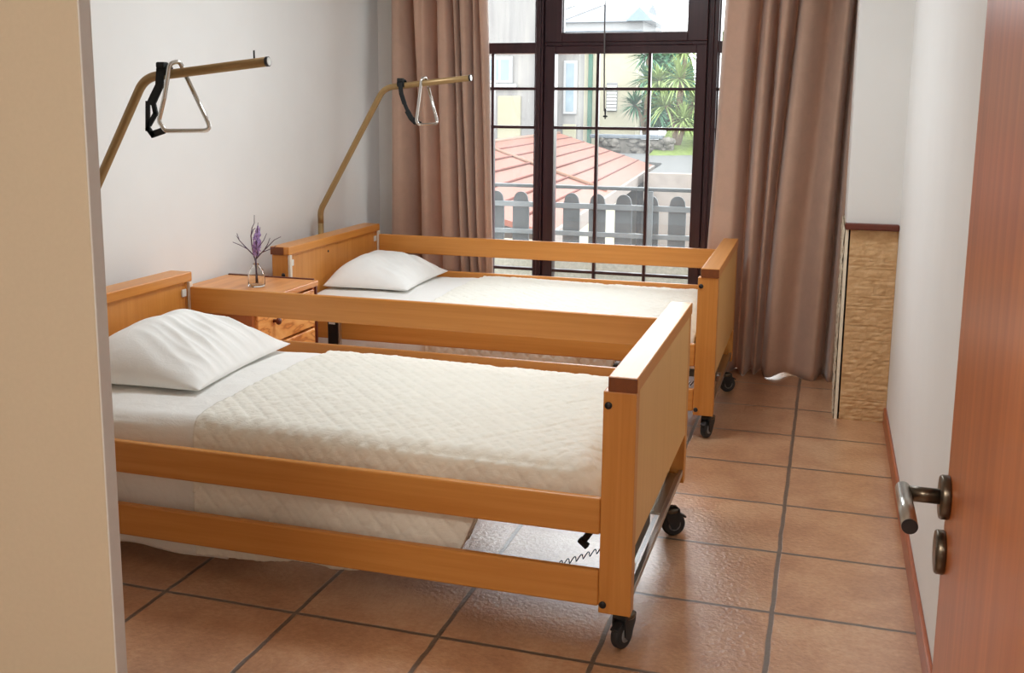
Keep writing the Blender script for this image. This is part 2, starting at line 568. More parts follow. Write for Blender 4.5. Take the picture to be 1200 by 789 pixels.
curtain('curtain', -2.462, -1.842, 5.70, .012, 2.575,
        [(-2.352, .11, .024, .01), (-2.283, .03, .03, 0), (-2.185, .10, .028, -.03), (-2.075, .12, .013, .03), (-2.015, .11, .010, .035), (-1.952, .11, .010, .03), (-1.905, .05, .012, .02)],
        'left taupe pleated curtain hanging behind the far bed', lean=(0, -.035))
curtain('curtain', -.597, .092, 5.60, .0015, 2.575,
        [(-.418, .12, .022, 0), (-.335, .11, .014, .01), (-.232, .12, .017, -.035), (-.075, .075, .045, -.03), (.052, .10, .016, -.015)],
        'right taupe pleated curtain reaching the floor beside the stone wainscot', lean=(.034, .03), hem=lambda x: .018 * math.exp(-((x + .15) / .05) ** 2))

# ------------------------------------------------------------------ hospital beds
def caster(par, x, y, rot):
    r = empty('caster', (x, y, 0), rot)
    r.parent = par
    M = Matrix.Translation((-.012, 0, .040)) @ RX
    obj('wheel', lathe(bmesh.new(), [(0, -.013), (.030, -.013), (.037, -.012), (.040, -.007), (.040, .007), (.037, .012), (.030, .013), (0, .013)], 28, M), 'rubber', r)
    obj('hub', lathe(bmesh.new(), [(0, -.0155), (.020, -.0155), (.022, -.012), (.022, .012), (.020, .0155), (0, .0155)], 20, M), 'grey_plastic', r)
    bm = bmesh.new()
    for s in (-1, 1):
        t = bmesh.new()
        prof = [(-.026, .038), (-.014, .026), (.0, .028), (.022, .07), (.024, .094), (-.026, .094), (-.030, .07)]
        a = [t.verts.new((px, s * .017, pz)) for px, pz in prof]
        b = [t.verts.new((px, s * .021, pz)) for px, pz in prof]
        t.faces.new(a); t.faces.new(list(reversed(b)))
        for k in range(len(prof)):
            t.faces.new((a[k], a[(k + 1) % len(prof)], b[(k + 1) % len(prof)], b[k]))
        join(bm, t)
    box(bm, (-.028, -.021, .082), (.024, .021, .098), .004)
    obj('fork', bm, 'black_plastic', r)
    bm = lathe(bmesh.new(), [(0, .084), (.026, .084), (.028, .088), (.028, .094), (.026, .098), (0, .098)], 24)
    obj('swivel_ring', bm, 'dark_bronze', r)
    bm = bmesh.new()
    box(bm, (-.056, -.012, .066), (-.026, .012, .073), .003, 2, Matrix.Rotation(-.5, 3, 'Y'))
    obj('brake_pedal', bm, 'black_plastic', r)
    return r

def make_bed():
    root = empty('hospital_bed')
    # footboard (+x end)
    f = empty('footboard'); f.parent = root
    W = .545
    for s in (-1, 1):
        y0, y1 = (s * W, s * (W - .048))
        p = bx('post', (.972, min(y0, y1), .105), (1.058, max(y0, y1), .712), 'beech_z', f, .003)
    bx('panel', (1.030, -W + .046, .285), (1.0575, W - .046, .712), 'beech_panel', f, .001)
    bx('cap', (.984, -W - .002, .7125), (1.0605, W + .002, .752), 'beech_cap', f, .003)
    bx('cap_end', (.985, -W - .004, .7135), (1.0595, -W - .0022, .750), 'beech_edge', f, .0008)
    for z in (.675, .13):
        for s in (-1, 1):
            M = Matrix.Translation((.986 if z > .3 else .984, s * (W + .0015), z)) @ RX
            obj('bolt', lathe(bmesh.new(), [(0, -.002), (.0095, -.002), (.0095, .002), (0, .002)], 18, M), 'black_plastic', f)
    # headboard (-x end)
    h = empty('headboard'); h.parent = root
    for s in (-1, 1):
        y0, y1 = (s * W, s * (W - .03))
        bx('post', (-1.055, min(y0, y1), .105), (-.972, max(y0, y1), .712), 'beech_z', h, .003)
    bx('panel', (-1.04, -W + .029, .25), (-.975, W - .029, .712), 'beech_z', h, .002)
    bx('cap', (-1.062, -W - .002, .7125), (-.962, W + .002, .752), 'beech_cap', h, .004)
    bx('cap_end', (-1.060, -W - .004, .7135), (-.990, -W - .0022, .750), 'beech_edge', h, .0008)
    for s in (-1, 1):
        obj('bolt', lathe(bmesh.new(), [(0, -.002), (.010, -.002), (.010, .002), (0, .002)], 18, Matrix.Translation((-.995, s * (W + .001), .615)) @ RX), 'black_plastic', h)
    obj('bolt', lathe(bmesh.new(), [(0, -.002), (.006, -.002), (.006, .002), (0, .002)], 14, Matrix.Translation((-.9745, -.1, .675)) @ RY), 'black_plastic', h)
    for s in (-1, 1):
        y = s * (W - .012)
        bx('rail_guide', (-.971, y - .010, .12), (-.958, y + .010, .712), 'cream_strip', h, .002)
        bx('corner_clip', (-.975, s * (W - .045) - .014, .655), (-.968, s * (W - .045) + .014, .685), 'white_plastic', h, .002)
    # side rails: lowered on the near side, raised on the far side
    for s, zz in ((-1, (.120, .320)), (1, (.402, .590))):
        for z in zz:
            hgt = .10 if s < 0 else (.104 if z > .5 else .098)
            yc = s * (W - .016)
            bx('side_rail', (-.956, yc - .012, z), (.971, yc + .012, z + hgt), 'beech_x', root, .006, 3)
    # chassis
    ch = empty('chassis'); ch.parent = root
    bm = bmesh.new()
    for s in (-1, 1):
        box(bm, (-.96, s * .36 - .02, .285), (.97, s * .36 + .02, .32), .004)
    for x in (-.9, -.45, 0, .45, .9):
        box(bm, (x - .015, -.40, .29), (x + .015, .40, .318), .003)
    obj('mattress_frame', bm, 'grey_plastic', ch)
    bm = bmesh.new()
    box(bm, (1.040, -W + .05, .136), (1.055, W - .05, .156), .002)
    box(bm, (1.000, .10, .150), (1.008, W - .05, .285), .001)
    box(bm, (1.000, .10, .136), (1.042, W - .05, .142), .001)
    obj('foot_crossbar', bm, 'steel', ch)
    bm = bmesh.new()
    box(bm, (-1.03, -W + .05, .135), (-.99, W - .05, .175), .002)
    box(bm, (-.99, -.02, .14), (1.005, .02, .17), .003)
    obj('chassis_beam', bm, 'grey_plastic', ch)
    bm = bmesh.new()
    box(bm, (.992, -.37, .165), (1.030, -.06, .29), .010, 3)
    box(bm, (.94, -.12, .185), (.992, .06, .245), .008)
    tube(bm, [(.95, -.02, .22), (.55, -.02, .27)], .018, 14)
    obj('motor', bm, 'black_plastic', ch)
    bx('cable_plug', (1.03, -.45, .17), (1.045, -.40, .20), 'white_plastic', ch, .005)
    bm = bmesh.new()
    tube(bm, [(.905, -.36, .285), (.905, -.36, .245), (.885, -.36, .215)], .010, 10)
    box(bm, (.872, -.37, .205), (.905, -.35, .222), .004, 2, Matrix.Rotation(.7, 3, 'Y'))
    obj('release_lever', bm, 'black_plastic', ch)
    # coiled handset cable sagging under the frame
    bm = bmesh.new()
    pts = []
    N = 420
    for i in range(N + 1):
        q = i / N
        cx = .74 + .195 * q
        cz = .105 + .088 * q - .006 * math.sin(PI * q)
        a = q * 2 * PI * 10
        pts.append((cx + .002 * math.cos(a), -.345 + .008 * math.sin(a), cz + .008 * math.cos(a)))
    tube(bm, pts, .0016, 6)
    tube(bm, [(.935, -.345, .183), (.95, -.33, .20)], .002, 6)
    obj('coiled_cable', bm, 'black_plastic', ch)
    for x, y, r in ((1.036, -.50, 1.2), (1.045, .275, -2.6), (-1.0, -.50, .3), (-1.0, .275, .6)):
        caster(root, x, y, r)
    return root
BED1 = (-1.488, 3.095)
BED2 = (-1.482, 4.985)
RZ2 = math.radians(0.6)
bed1 = make_bed()
bed1.location = (*BED1, 0)
tag(bed1, 'beech wood hospital bed with side rails in front, nearest the doorway', 'bed', 'hospital beds')
bed2 = copy_tree(bed1)
bed2.location = (*BED2, 0)
bed2.rotation_euler.z = RZ2
tag(bed2, 'beech wood hospital bed standing farther back beside the window', 'bed', 'hospital beds')

# ------------------------------------------------------------------ bedding
def rounded_section(hw, zt, zn, zf, r=.05, st=.0085):
    """cross-section path over the mattress: list of (y, z, normal) from near hem to far hem"""
    pts = []
    n = max(3, int((zt - r - zn) / st))
    for i in range(n):
        pts.append((-hw, zn + (zt - r - zn) * i / n, (-1, 0)))
    for i in range(9):
        a = PI - PI / 2 * i / 8
        pts.append((-hw + r + r * math.cos(a), zt - r + r * math.sin(a), (math.cos(a), math.sin(a))))
    n = int((2 * hw - 2 * r) / st)
    for i in range(1, n):
        pts.append((-hw + r + (2 * hw - 2 * r) * i / n, zt, (0, 1)))
    for i in range(9):
        a = PI / 2 - PI / 2 * i / 8
        pts.append((hw - r + r * math.cos(a), zt - r + r * math.sin(a), (math.cos(a), math.sin(a))))
    n = max(3, int((zt - r - zf) / .012))
    for i in range(1, n + 1):
        pts.append((hw, zt - r - (zt - r - zf) * i / n, (1, 0)))
    return pts
def smooth(a, b, x):
    t = min(1, max(0, (x - a) / (b - a)))
    return t * t * (3 - 2 * t)
def spread(name, mat, x0, x1, hw, zt, near_hem, zf, puff, pitch, wav, seed, foot_drop=0.0, step=.0085):
    bm = bmesh.new()
    nx = int((x1 - x0) / step)
    base = rounded_section(hw, zt, .10, zf, .05, step)
    # arc length along the base section
    L = [0.0]
    for a, b in zip(base, base[1:]):
        L.append(L[-1] + math.hypot(b[0] - a[0], b[1] - a[1]))
    rows = []
    for i in range(nx + 1):
        x = x0 + (x1 - x0) * i / nx
        zn = near_hem(x)
        row = []
        for k, (y, z, nn) in enumerate(base):
            if z < zt - .05 and y < 0:   # near hanging side: squeeze to the hem height
                zb_ = zt - .05 - (zt - .05 - z) / (zt - .05 - .10) * (zt - .05 - .05)
                z = zb_
                if z < zn:          # surplus cloth is turned under
                    y += min(.06, (zn - z) * .5)
                    z = zn + min(.012, (zn - z) * .1)
            s = L[k]
            d = 0.0
            v0 = Vector((x * 7, s * 7, seed))
            if puff:
                a = (x + s) / pitch * PI / math.sqrt(2)
                b = (x - s) / pitch * PI / math.sqrt(2)
                d += puff * min(abs(math.sin(a)), abs(math.sin(b)), .55) ** .5 * 1.35 * (1 + .5 * noise.noise(v0 * 4)) + .0012 * noise.noise(v0 * 9)
            v = Vector((x * 7, s * 7, seed))
            d += wav * noise.noise(v) + wav * .5 * noise.noise(v * 3.1)
            hang = max(0.0, (zt - .06 - z)) if y < 0 else 0.0
            if hang > 0:
                d += min(hang, .2) * .07 * math.sin(x * 15 + 1.5 * math.sin(x * 5 + seed)) * .45
            yy = y + nn[0] * d
            z2 = z + nn[1] * d
            # crown and sag of the top, rounding at the foot
            if nn[1] > 0.5:
                z2 += .016 * (1 - (y / hw) ** 2) - .010 * math.sin((x + .1) * 2.1) ** 2
            xx = x
            if foot_drop:
                e = (x - (x1 - .10)) / .10
                if e > 0:
                    z2 -= foot_drop * e ** 2.2 * (1 if z > zt - .2 else .3)
                    xx = x - .006 * e * e
            row.append(bm.verts.new((xx, yy, z2)))
        rows.append(row)
    for A, B in zip(rows, rows[1:]):
        for k in range(len(A) - 1):
            bm.faces.new((A[k], A[k + 1], B[k + 1], B[k]))
    o = obj(name, bm, mat, None, True)
    m = o.modifiers.new('thickness', 'SOLIDIFY')
    m.thickness = .006
    m.offset = -1
    return o
def place(o, bed, label, cat, group):
    o.location = (*bed, 0)
    o.rotation_euler.z = RZ2 if bed is BED2 else 0
    return tag(o, label, cat, group)
HW = .478
mat1 = empty('mattress')
bx('mattress_core', (-.945, -.45, .322), (.925, .45, .466), 'mattress_ticking', mat1, .04, 4)
sh = spread('fitted_sheet', 'sheet', -.950, -.20, HW - .012, .486, lambda x: .050 + .006 * math.sin(x * 9), .30, 0, 0, .004, 3, step=.014)
sh.parent = mat1
place(mat1, BED1, 'mattress under a plain white sheet, lying on the front bed', 'mattress', 'mattresses on the beds')
mat2 = copy_tree(mat1)
place(mat2, BED2, 'mattress under a plain white sheet, lying on the far bed by the window', 'mattress', 'mattresses on the beds')
def hem(x):
    z = .064 + .028 * smooth(-.29, .25, x) + .02 * smooth(.2, .48, x)
    return z + .25 * smooth(.50, .66, x) + .004 * math.sin(x * 22)
q1 = spread('bedspread', 'quilt', -.292, .966, HW, .494, hem, .30, .0050, .042, .005, 11, foot_drop=.06, step=.0055)
place(q1, BED1, 'cream diamond-quilted bedspread hanging over the side of the front bed', 'bedspread', 'quilted bedspreads')
q2 = q1.copy(); COL.objects.link(q2)
place(q2, BED2, 'cream diamond-quilted bedspread on the far bed beneath the window', 'bedspread', 'quilted bedspreads')

def pillow(name, LX, LY, H, seed, peak=.35):
    """LX front-to-back (x), LY along the headboard (y)"""
    bm = bmesh.new()
    n = 110
    def prof(u, v):
        a = max(0.0, 1 - abs(u) ** 2.6)
        b = max(0.0, 1 - abs(v) ** 3.2)
        return (a ** .62) * (b ** .55)
    top, bot = [], []
    for i in range(n + 1):
        rt, rb = [], []
        for j in range(n + 1):
            u = -1 + 2 * i / n
            v = -1 + 2 * j / n
            # pinched sides, pointed corners
            px = u * (1 - .07 * (1 - v * v)) * LX / 2
            py = v * (1 - .05 * (1 - u * u)) * LY / 2
            p = prof(u, v)
            skew = 1.0 + .35 * (-u)
            z = H * p * max(.5, skew)
            # gathers running from the front edge up towards the crown
            g = (1 - 2 * abs(math.sin(py * 33 + 1.4 * math.sin(px * 11 + py * 4) + px * 4 + seed))) * .6 + (1 - 2 * abs(math.sin(py * 57 + px * 13 + 1.2 * math.sin(px * 17) + seed * 2))) * .35
            z += .0125 * g * smooth(-.5, .55, u) * (p ** .7) * (0.35 + .65 * smooth(-.9, -.3, v))
            z += .012 * noise.noise(Vector((px * 8, py * 8, seed))) * p
            edge = (abs(u) > .999 or abs(v) > .999)
            rt.append(bm.verts.new((px, py, z + .012)))
            zb = .012 - .012 * p ** .4
            rb.append(rt[-1] if edge else bm.verts.new((px, py, zb)))
        top.append(rt); bot.append(rb)
    for i in range(n):
        for j in range(n):
            bm.faces.new((top[i][j], top[i + 1][j], top[i + 1][j + 1], top[i][j + 1]))
            try:
                bm.faces.new((bot[i][j], bot[i][j + 1], bot[i + 1][j + 1], bot[i + 1][j]))
            except ValueError:
                pass
    return obj(name, bm, 'pillowcase', None, True)
p1 = pillow('pillow', .50, .70, .150, 1.3)
p1.location = (-2.172, 3.165, .501)
p1.rotation_euler = (0, math.radians(0), math.radians(4))
tag(p1, 'large white pillow propped against the headboard of the front bed', 'pillow', 'white pillows')
p2 = pillow('pillow', .46, .66, .125, 4.1)
p2.location = (-2.215, 5.10, .501)
p2.rotation_euler = (0, 0, math.radians(2))
tag(p2, 'smaller white pillow lying on the far bed near the left curtain', 'pillow', 'white pillows')

# ------------------------------------------------------------------ lifting poles and trapeze grips
def pole(x0, y, label):
    r = empty('lifting_pole', (x0, y, 0))
    path = arc_path([(0, 0, .27), (0, 0, .80), (0, 0, .868), (.375, 0, 1.512), (.84, 0, 1.562)], .10, 10)
    obj('tube', tube(bmesh.new(), path, .0155, 18), 'pole_paint', r)
    e = Vector((.84, 0, 1.562))
    obj('end_cap', tube(bmesh.new(), [e - Vector((.003, 0, .0003)), e + Vector((.006, 0, .0006))], .0163, 18), 'black_plastic', r)
    obj('end_disc', tube(bmesh.new(), [e + Vector((.006, 0, .0006)), e + Vector((.0072, 0, .0007))], .013, 18), 'steel', r)
    obj('stop_pin', tube(bmesh.new(), [e + Vector((-.047, 0, .008)), e + Vector((-.047, 0, .036))], .003, 8), 'black_plastic', r)
    obj('pole_socket', tube(bmesh.new(), [(0, 0, .25), (0, 0, .60)], .019, 16), 'grey_plastic', r)
    return tag(r, label, 'pole', 'lifting poles on the beds')
pl1 = pole(-2.585, 3.06, 'bent bronze-painted lifting pole above the front bed')
pl2 = pole(-2.574, 5.03, 'bent bronze-painted lifting pole above the far bed, before the left curtain')

def ribbon(bm, pts, w, th, side):
    """flat strap along pts, width along `side`"""
    pts = [Vector(p) for p in pts]
    side = Vector(side).normalized()
    rings = []
    for i, p in enumerate(pts):
        d = (pts[min(i + 1, len(pts) - 1)] - pts[max(i - 1, 0)]).normalized()
        sd = (side - d * side.dot(d)).normalized()
        nn = d.cross(sd)
        rings.append([bm.verts.new(p + sd * a * w / 2 + nn * b * th / 2) for a, b in ((-1, -1), (1, -1), (1, 1), (-1, 1))])
    for A, B in zip(rings, rings[1:]):
        for k in range(4):
            bm.faces.new((A[k], A[(k + 1) % 4], B[(k + 1) % 4], B[k]))
    bm.faces.new(rings[0]); bm.faces.new(list(reversed(rings[-1])))
def trapeze(px, y, z, tail, loop, label):
    """strap looped round the arm at x=px with a hanging tail; triangular steel grip hooked over the arm"""
    r = empty('trapeze_grip', (px, y, z))
    bm = bmesh.new()
    ribbon(bm, [(0, .019 * math.cos(a), .019 * math.sin(a)) for a in [2 * PI * k / 24 for k in range(25)]], .038, .005, (1, 0, 0))
    box(bm, (-.018, -.026, .008), (.014, .004, .028), .005)
    for pts, w in tail:
        ribbon(bm, pts, w, .007, (.9, 0, .4))
    obj('strap', bm, 'black_strap', r)
    bm = bmesh.new()
    tube(bm, arc_path(loop, .020, 7), .0074, 14)
    obj('triangle_grip', bm, 'chrome', r)
    return tag(r, label, 'grip', 'trapeze grips hung on the lifting poles')
t1 = [([(0, -.024, 0), (-.004, -.028, -.05), (-.024, -.030, -.085), (-.040, -.030, -.112)], .030),
      ([(-.050, -.030, -.100), (-.056, -.030, -.20)], .015), ([(-.030, -.030, -.100), (-.022, -.030, -.142)], .016),
      ([(-.020, -.030, -.138), (-.050, -.030, -.180)], .016), ([(-.058, -.030, -.186), (-.034, -.030, -.216)], .017),
      ([(-.044, -.030, -.212), (.008, -.030, -.196)], .022)]
g1 = [(.070, .012, -.02), (.052, .004, .030), (.038, -.026, .024), (.020, -.034, -.09), (-.002, -.040, -.170), (.012, -.036, -.200), (.150, .030, -.196), (.070, .012, -.02)]
g1 = [(.066, .024, -.02), (.054, .006, .032), (.040, -.028, .022), (.018, -.036, -.09), (-.004, -.040, -.165), (.014, -.034, -.198), (.145, .040, -.196), (.066, .024, -.02)]
trapeze(-2.130, 3.06, 1.534, t1, g1, 'steel triangle grip with black strap hooked over the pole above the front bed')
t2 = [([(0, -.024, 0), (.008, -.028, -.05), (.026, -.030, -.10)], .022), ([(.022, -.030, -.09), (.046, -.030, -.142)], .018),
      ([(.040, -.030, -.135), (.062, -.030, -.172), (.088, -.026, -.196)], .026), ([(.080, -.026, -.192), (.112, -.020, -.200)], .020)]
g2 = [(.136, .024, -.02), (.128, .006, .034), (.118, -.028, .024), (.112, -.05, -.09), (.106, -.070, -.185), (.116, -.066, -.203), (.176, .050, -.200), (.136, .024, -.02)]
trapeze(-2.100, 5.03, 1.533, t2, g2, 'steel triangle grip with black strap hooked over the pole before the left curtain')

# ------------------------------------------------------------------ nightstand, vase, lavender, handset
ns = empty('nightstand', (-2.40, 3.925, 0))
tag(ns, 'pine nightstand with two drawers standing between the two beds', 'nightstand')
bm = bmesh.new()
for y0, y1 in ((-.272, -.250), (.250, .272)):
    box(bm, (-.235, y0, .02), (.215, y1, .618), .003)
box(bm, (-.235, -.25, .02), (-.222, .25, .618), .001)
box(bm, (-.225, -.25, .05), (.21, .25, .068), .001)
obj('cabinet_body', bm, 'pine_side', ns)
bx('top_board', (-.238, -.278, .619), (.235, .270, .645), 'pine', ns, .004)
bx('front_post', (.2, .271, .02), (.222, .285, .642), 'cap_wood', ns, .003)
bx('back_rim', (-.23, .2705, .630), (.21, .283, .650), 'cap_wood', ns, .003)
for z0, z1 in ((.44, .608), (.262, .430), (.078, .252)):
    d = bx('drawer', (.20, -.246, z0), (.226, .246, z1), 'pine_flame', ns, .004)
    M = Matrix.Translation((.226, -.12, (z0 + z1) / 2 + .01)) @ RY
    obj('knob', lathe(bmesh.new(), [(0, -.001), (.008, -.001), (.007, .012), (.014, .018), (.016, .024), (.012, .031), (0, .033)], 18, M), 'cap_wood', d)
vz = obj('vase', lathe(bmesh.new(), [(0, 0), (.032, 0), (.036, .003), (.037, .010), (.036, .055), (.030, .072), (.016, .088), (.013, .096), (.0145, .100), (.0125, .100),
                               (.0112, .096), (.0135, .087), (.028, .070), (.0335, .054), (.0345, .012), (.032, .008), (0, .008)], 28), 'vase')
vz.location = (-2.338, 3.955, .6455)
tag(vz, 'small clear glass bottle vase on the nightstand', 'vase')
simple('twig', (96, 78, 96), 0.8, 0, .2, 80)
simple('lavender', (176, 150, 204), 0.85, 0, .25, 200)
lv = empty('dried_lavender', (-2.338, 3.955, .656))
tag(lv, 'dried purple lavender sprig with bare twigs standing in the glass vase', 'flowers')
r = random.Random(5)
bm = bmesh.new()
def twig(pts, r0, r1):
    tube(bm, pts, r0, 7, True, [r0 + (r1 - r0) * i / (len(pts) - 1) for i in range(len(pts))])
U = .0026   # one image step at this depth, metres
def pp(a, b, y=0.0): return (a, y, b)
twig([pp(-.002, .003), pp(.0, .05), pp(-.003, .10, .002), pp(-.012, .125, .004)], .0035, .003)
twig([pp(.006, .003), pp(.003, .06, -.004), pp(.004, .11, -.006)], .003, .0028)
twig([pp(-.012, .125, .004), pp(-.045, .150, .01), pp(-.085, .185, .012), pp(-.098, .215, .015)], .0028, .0014)
twig([pp(-.045, .150, .01), pp(-.075, .168, -.004), pp(-.105, .180, -.01)], .0022, .0012)
twig([pp(-.085, .185, .012), pp(-.105, .205, .02)], .0018, .0011)
twig([pp(-.012, .125, .004), pp(-.014, .17, -.006), pp(-.018, .21, -.004), pp(-.014, .245, 0), pp(-.004, .265, .003), pp(-.002, .300, .002)], .0032, .0013)
twig([pp(-.018, .21, -.004), pp(-.004, .238, -.008), pp(.008, .245, -.01)], .002, .0013)
twig([pp(.004, .11, -.006), pp(.025, .135, .0), pp(.055, .165, .008), pp(.085, .195, .012), pp(.115, .210, .016)], .0028, .0013)
twig([pp(.040, .150, .004), pp(.062, .178, -.004), pp(.075, .205, -.006)], .0022, .0012)
twig([pp(.030, .140, .003), pp(.065, .155, .012), pp(.092, .170, .014)], .002, .0012)
twig([pp(.004, .11, -.006), pp(.022, .165, -.01), pp(.048, .195, -.012), pp(.062, .225, -.01)], .0025, .0012)
twig([pp(.006, .13, -.006), pp(.012, .20, -.012), pp(.018, .245, -.01), pp(.022, .270, -.01)], .0025, .0012)
twig([pp(.004, .13, 0), pp(.014, .18, .0), pp(.026, .250, .0)], .002, .0012)
obj('twigs', bm, 'twig', lv)
bm = bmesh.new()
for k in range(150):
    q = r.random()
    zc = .125 + .125 * q
    rad = .017 * math.sin(PI * min(1, q * .9 + .12)) + .003
    a = r.uniform(0, 2 * PI)
    cx = .002 + .016 * q + rad * math.cos(a) * r.random() ** .5
    cy = -.004 + rad * math.sin(a) * r.random() ** .5
    t = bmesh.new()
    bmesh.ops.create_icosphere(t, subdivisions=1, radius=1)
    M = Matrix.Translation((cx, cy, zc)) @ Matrix.Rotation(r.uniform(-.5, .5), 4, 'X') @ Matrix.Rotation(r.uniform(-.5, .5), 4, 'Y') @ Matrix.Diagonal((.0032, .0032, .0095, 1))
    join(bm, t, M)
obj('blossom', bm, 'lavender', lv)

hs = empty('hanging_handset', (-2.165, 4.36, 0.26))
tag(hs, 'black control handset with pale label stripes, between nightstand and far bed', 'remote control')
bx('handset_body', (-.028, -.030, 0), (.028, -.008, .20), 'black_plastic', hs, .006, 3)
bm = bmesh.new()
for z in (.155, .172):
    box(bm, (-.020, -.0312, z), (.012, -.0295, z + .009), .0008)
obj('label_stripe', bm, 'white_plastic', hs)
bx('side_edge', (.027, -.032, 0), (.034, -.006, .20), 'steel', hs, .002)

# ------------------------------------------------------------------ outside: balcony
simple('parapet', (150, 146, 132), 0.9, 0, .16, 34, bumps=.4, spec=0.12)
simple('balcony_floor', (140, 136, 126), 0.85, 0, .1, 12, spec=0.12)
simple('slat_grey', (76, 79, 79), 0.55, 0, .06, 20, spec=0.12)
simple('rail_grey', (112, 117, 118), 0.45, 0.2, .05, 30, spec=0.12)
structure(bx('balcony_floor', (-4, 6.2, -.12), (2, 7.1, -.02), 'balcony_floor'))
structure(bx('wall_parapet', (-4, 6.97, -.12), (2, 7.09, .40), 'parapet'))
rl = empty('balcony_railing', (-1.3, 7.0, .40))
tag(rl, 'grey balcony railing of round-topped slats outside the window', 'railing')
def loc(p): return (p[0] + 1.3, p[1] - 7.0, p[2] - .40)
for k in range(-4, 8):
    x = -1.494 + .1815 * k
    t = bmesh.new()
    prof = [(-.058, .40), (.058, .40), (.058, .768), (.052, .776)] + [(.050 * math.cos(a), .785 + .052 * math.sin(a)) for a in [PI * i / 14 for i in range(15)]] + [(-.052, .776), (-.058, .768)]
    A = [t.verts.new(loc((x + px, 7.012, pz))) for px, pz in prof]
    B = [t.verts.new(loc((x + px, 7.032, pz))) for px, pz in prof]
    t.faces.new(A); t.faces.new(list(reversed(B)))
    for i in range(len(prof)):
        t.faces.new((A[i], A[(i + 1) % len(prof)], B[(i + 1) % len(prof)], B[i]))
    obj('slat', t, 'slat_grey', rl)
bx('crossbar', loc((-3.2, 6.988, .733)), loc((.9, 7.011, .770)), 'rail_grey', rl, .003)
bx('crossbar', loc((-3.2, 6.988, .545)), loc((.9, 7.011, .578)), 'rail_grey', rl, .003)
bx('handrail', loc((-3.2, 6.975, .868)), loc((.9, 7.03, .892)), 'slat_grey', rl, .006)
for x in (-2.55, -1.125, .3):
    bx('railing_post', loc((x - .017, 6.965, .40)), loc((x + .017, 6.987, .87)), 'rail_grey', rl, .003)

# ------------------------------------------------------------------ outside: neighbours and garden
simple('cream_door', (122, 118, 100), 0.8, 0, .05, 4, spec=0.12)
simple('gravel', (76, 76, 75), 0.95, 0, .25, 26, bumps=.3, spec=0.12)
simple('boundary_wall', (108, 100, 94), 0.9, 0, .12, 6, spec=0.12)
simple('cream_render', (168, 162, 142), 0.9, 0, .05, 2, spec=0.12)
simple('white_paint', (128, 128, 127), 0.7, 0, .02, 5, spec=0.12)
simple('pane_blue', (100, 112, 118), 0.15, 0, .1, 3, spec=0.12)
simple('green_pipe', (72, 104, 90), 0.5, 0, .05, 9, spec=0.12)
simple('slate', (90, 95, 100), 0.8, 0, .15, 8, spec=0.12)
simple('rubble', (88, 84, 78), 0.95, 0, .35, 7, bumps=.5, spec=0.12)
simple('bark', (112, 96, 78), 0.9, 0, .2, 20, bumps=.4, spec=0.12)
simple('leaf_blue', (66, 104, 78), 0.5, 0, .2, 6, spec=0.12)
simple('leaf_yellow', (116, 132, 80), 0.5, 0, .25, 6, spec=0.12)
simple('leaf_mid', (84, 120, 62), 0.55, 0, .25, 6, spec=0.12)
simple('turf', (78, 90, 44), 0.95, 0, .3, 9, bumps=.4, spec=0.12)
simple('roof_red', (99, 56, 42), 0.6, 0, .08, 3, spec=0.12)
simple('roof_seam', (84, 46, 38), 0.7, 0, .08, 3, spec=0.12)
simple('flashing', (100, 72, 56), 0.5, 0, .05, 5, spec=0.12)
def boards_mat():
    t = NT('weathered_render')
    n = t.noise(t.coord((5, 5, .35)), 1.0, 5, .65, .2)
    col = t.ramp(n, [(.3, lin(93, 91, 90)), (.55, lin(108, 106, 103)), (.75, lin(124, 120, 114))])
    t.pbr(col, .9, 0, t.bump(n, .2, .02), .2)
    MATS['boards'] = t.m
boards_mat()
structure(bx('ground', (-40, 7.12, -3.2), (30, 80, -3.0), 'gravel'))
bm = bmesh.new()
tp = [(-2.60, 15.7), (-2.78, 18.3), (-2.86, 18.85), (-5.2, 20.25), (-14, 20.25), (-14, 31), (14, 31), (14, 15.7)]
ta = [bm.verts.new((x, y, .43)) for x, y in tp]
tb = [bm.verts.new((x, y, -3.0)) for x, y in tp]
bm.faces.new(ta); bm.faces.new(list(reversed(tb)))
for k in range(len(tp)):
    bm.faces.new((ta[k], ta[(k + 1) % len(tp)], tb[(k + 1) % len(tp)], tb[k]))
structure(obj('terrace', bm, 'gravel'))
structure(bx('wall_boundary', (-2.60, 15.45, -3.0), (14, 15.69, .455), 'boundary_wall'))

# low neighbour house with the sheet-metal roof
hs1 = empty('low_house', (-4.0, 14, -3))
tag(hs1, 'low cream house with pink-orange seamed metal roof just beyond the railing', 'house')
def L1(p): return Vector(p) - Vector((-4.0, 14, -3))
rA, rB, rC, rD = Vector((-4.32, 8.3, .90)), Vector((-5.05, 20.0, .90)), Vector((-2.98, 18.6, .40)), Vector((-2.16, 8.3, .40))
bm = bmesh.new()
mid_ = lambda a, b, t: a + (b - a) * t
def slab(bm, q, th):
    a = [bm.verts.new(L1(p)) for p in q]
    b = [bm.verts.new(L1(p - Vector((0, 0, th)))) for p in q]
    bm.faces.new(a); bm.faces.new(list(reversed(b)))
    for i in range(len(q)):
        bm.faces.new((a[i], a[(i + 1) % len(q)], b[(i + 1) % len(q)], b[i]))
slab(bm, [rA, rB, rC, rD], .05)
slab(bm, [rA, Vector((-7.0, 8.3, .3)), Vector((-7.6, 20, .3)), rB], .05)
rf = obj('roof', bm, 'roof_red', hs1)
bm = bmesh.new()
for k in range(1, 7):
    t_ = k / 7
    a = mid_(rA, rD, t_); b = mid_(rB, rC, t_)
    tube(bm, [L1(a + Vector((0, 0, .004))), L1(b + Vector((0, 0, .004)))], .013, 6)
obj('seam', bm, 'roof_seam', rf)
bm = bmesh.new()
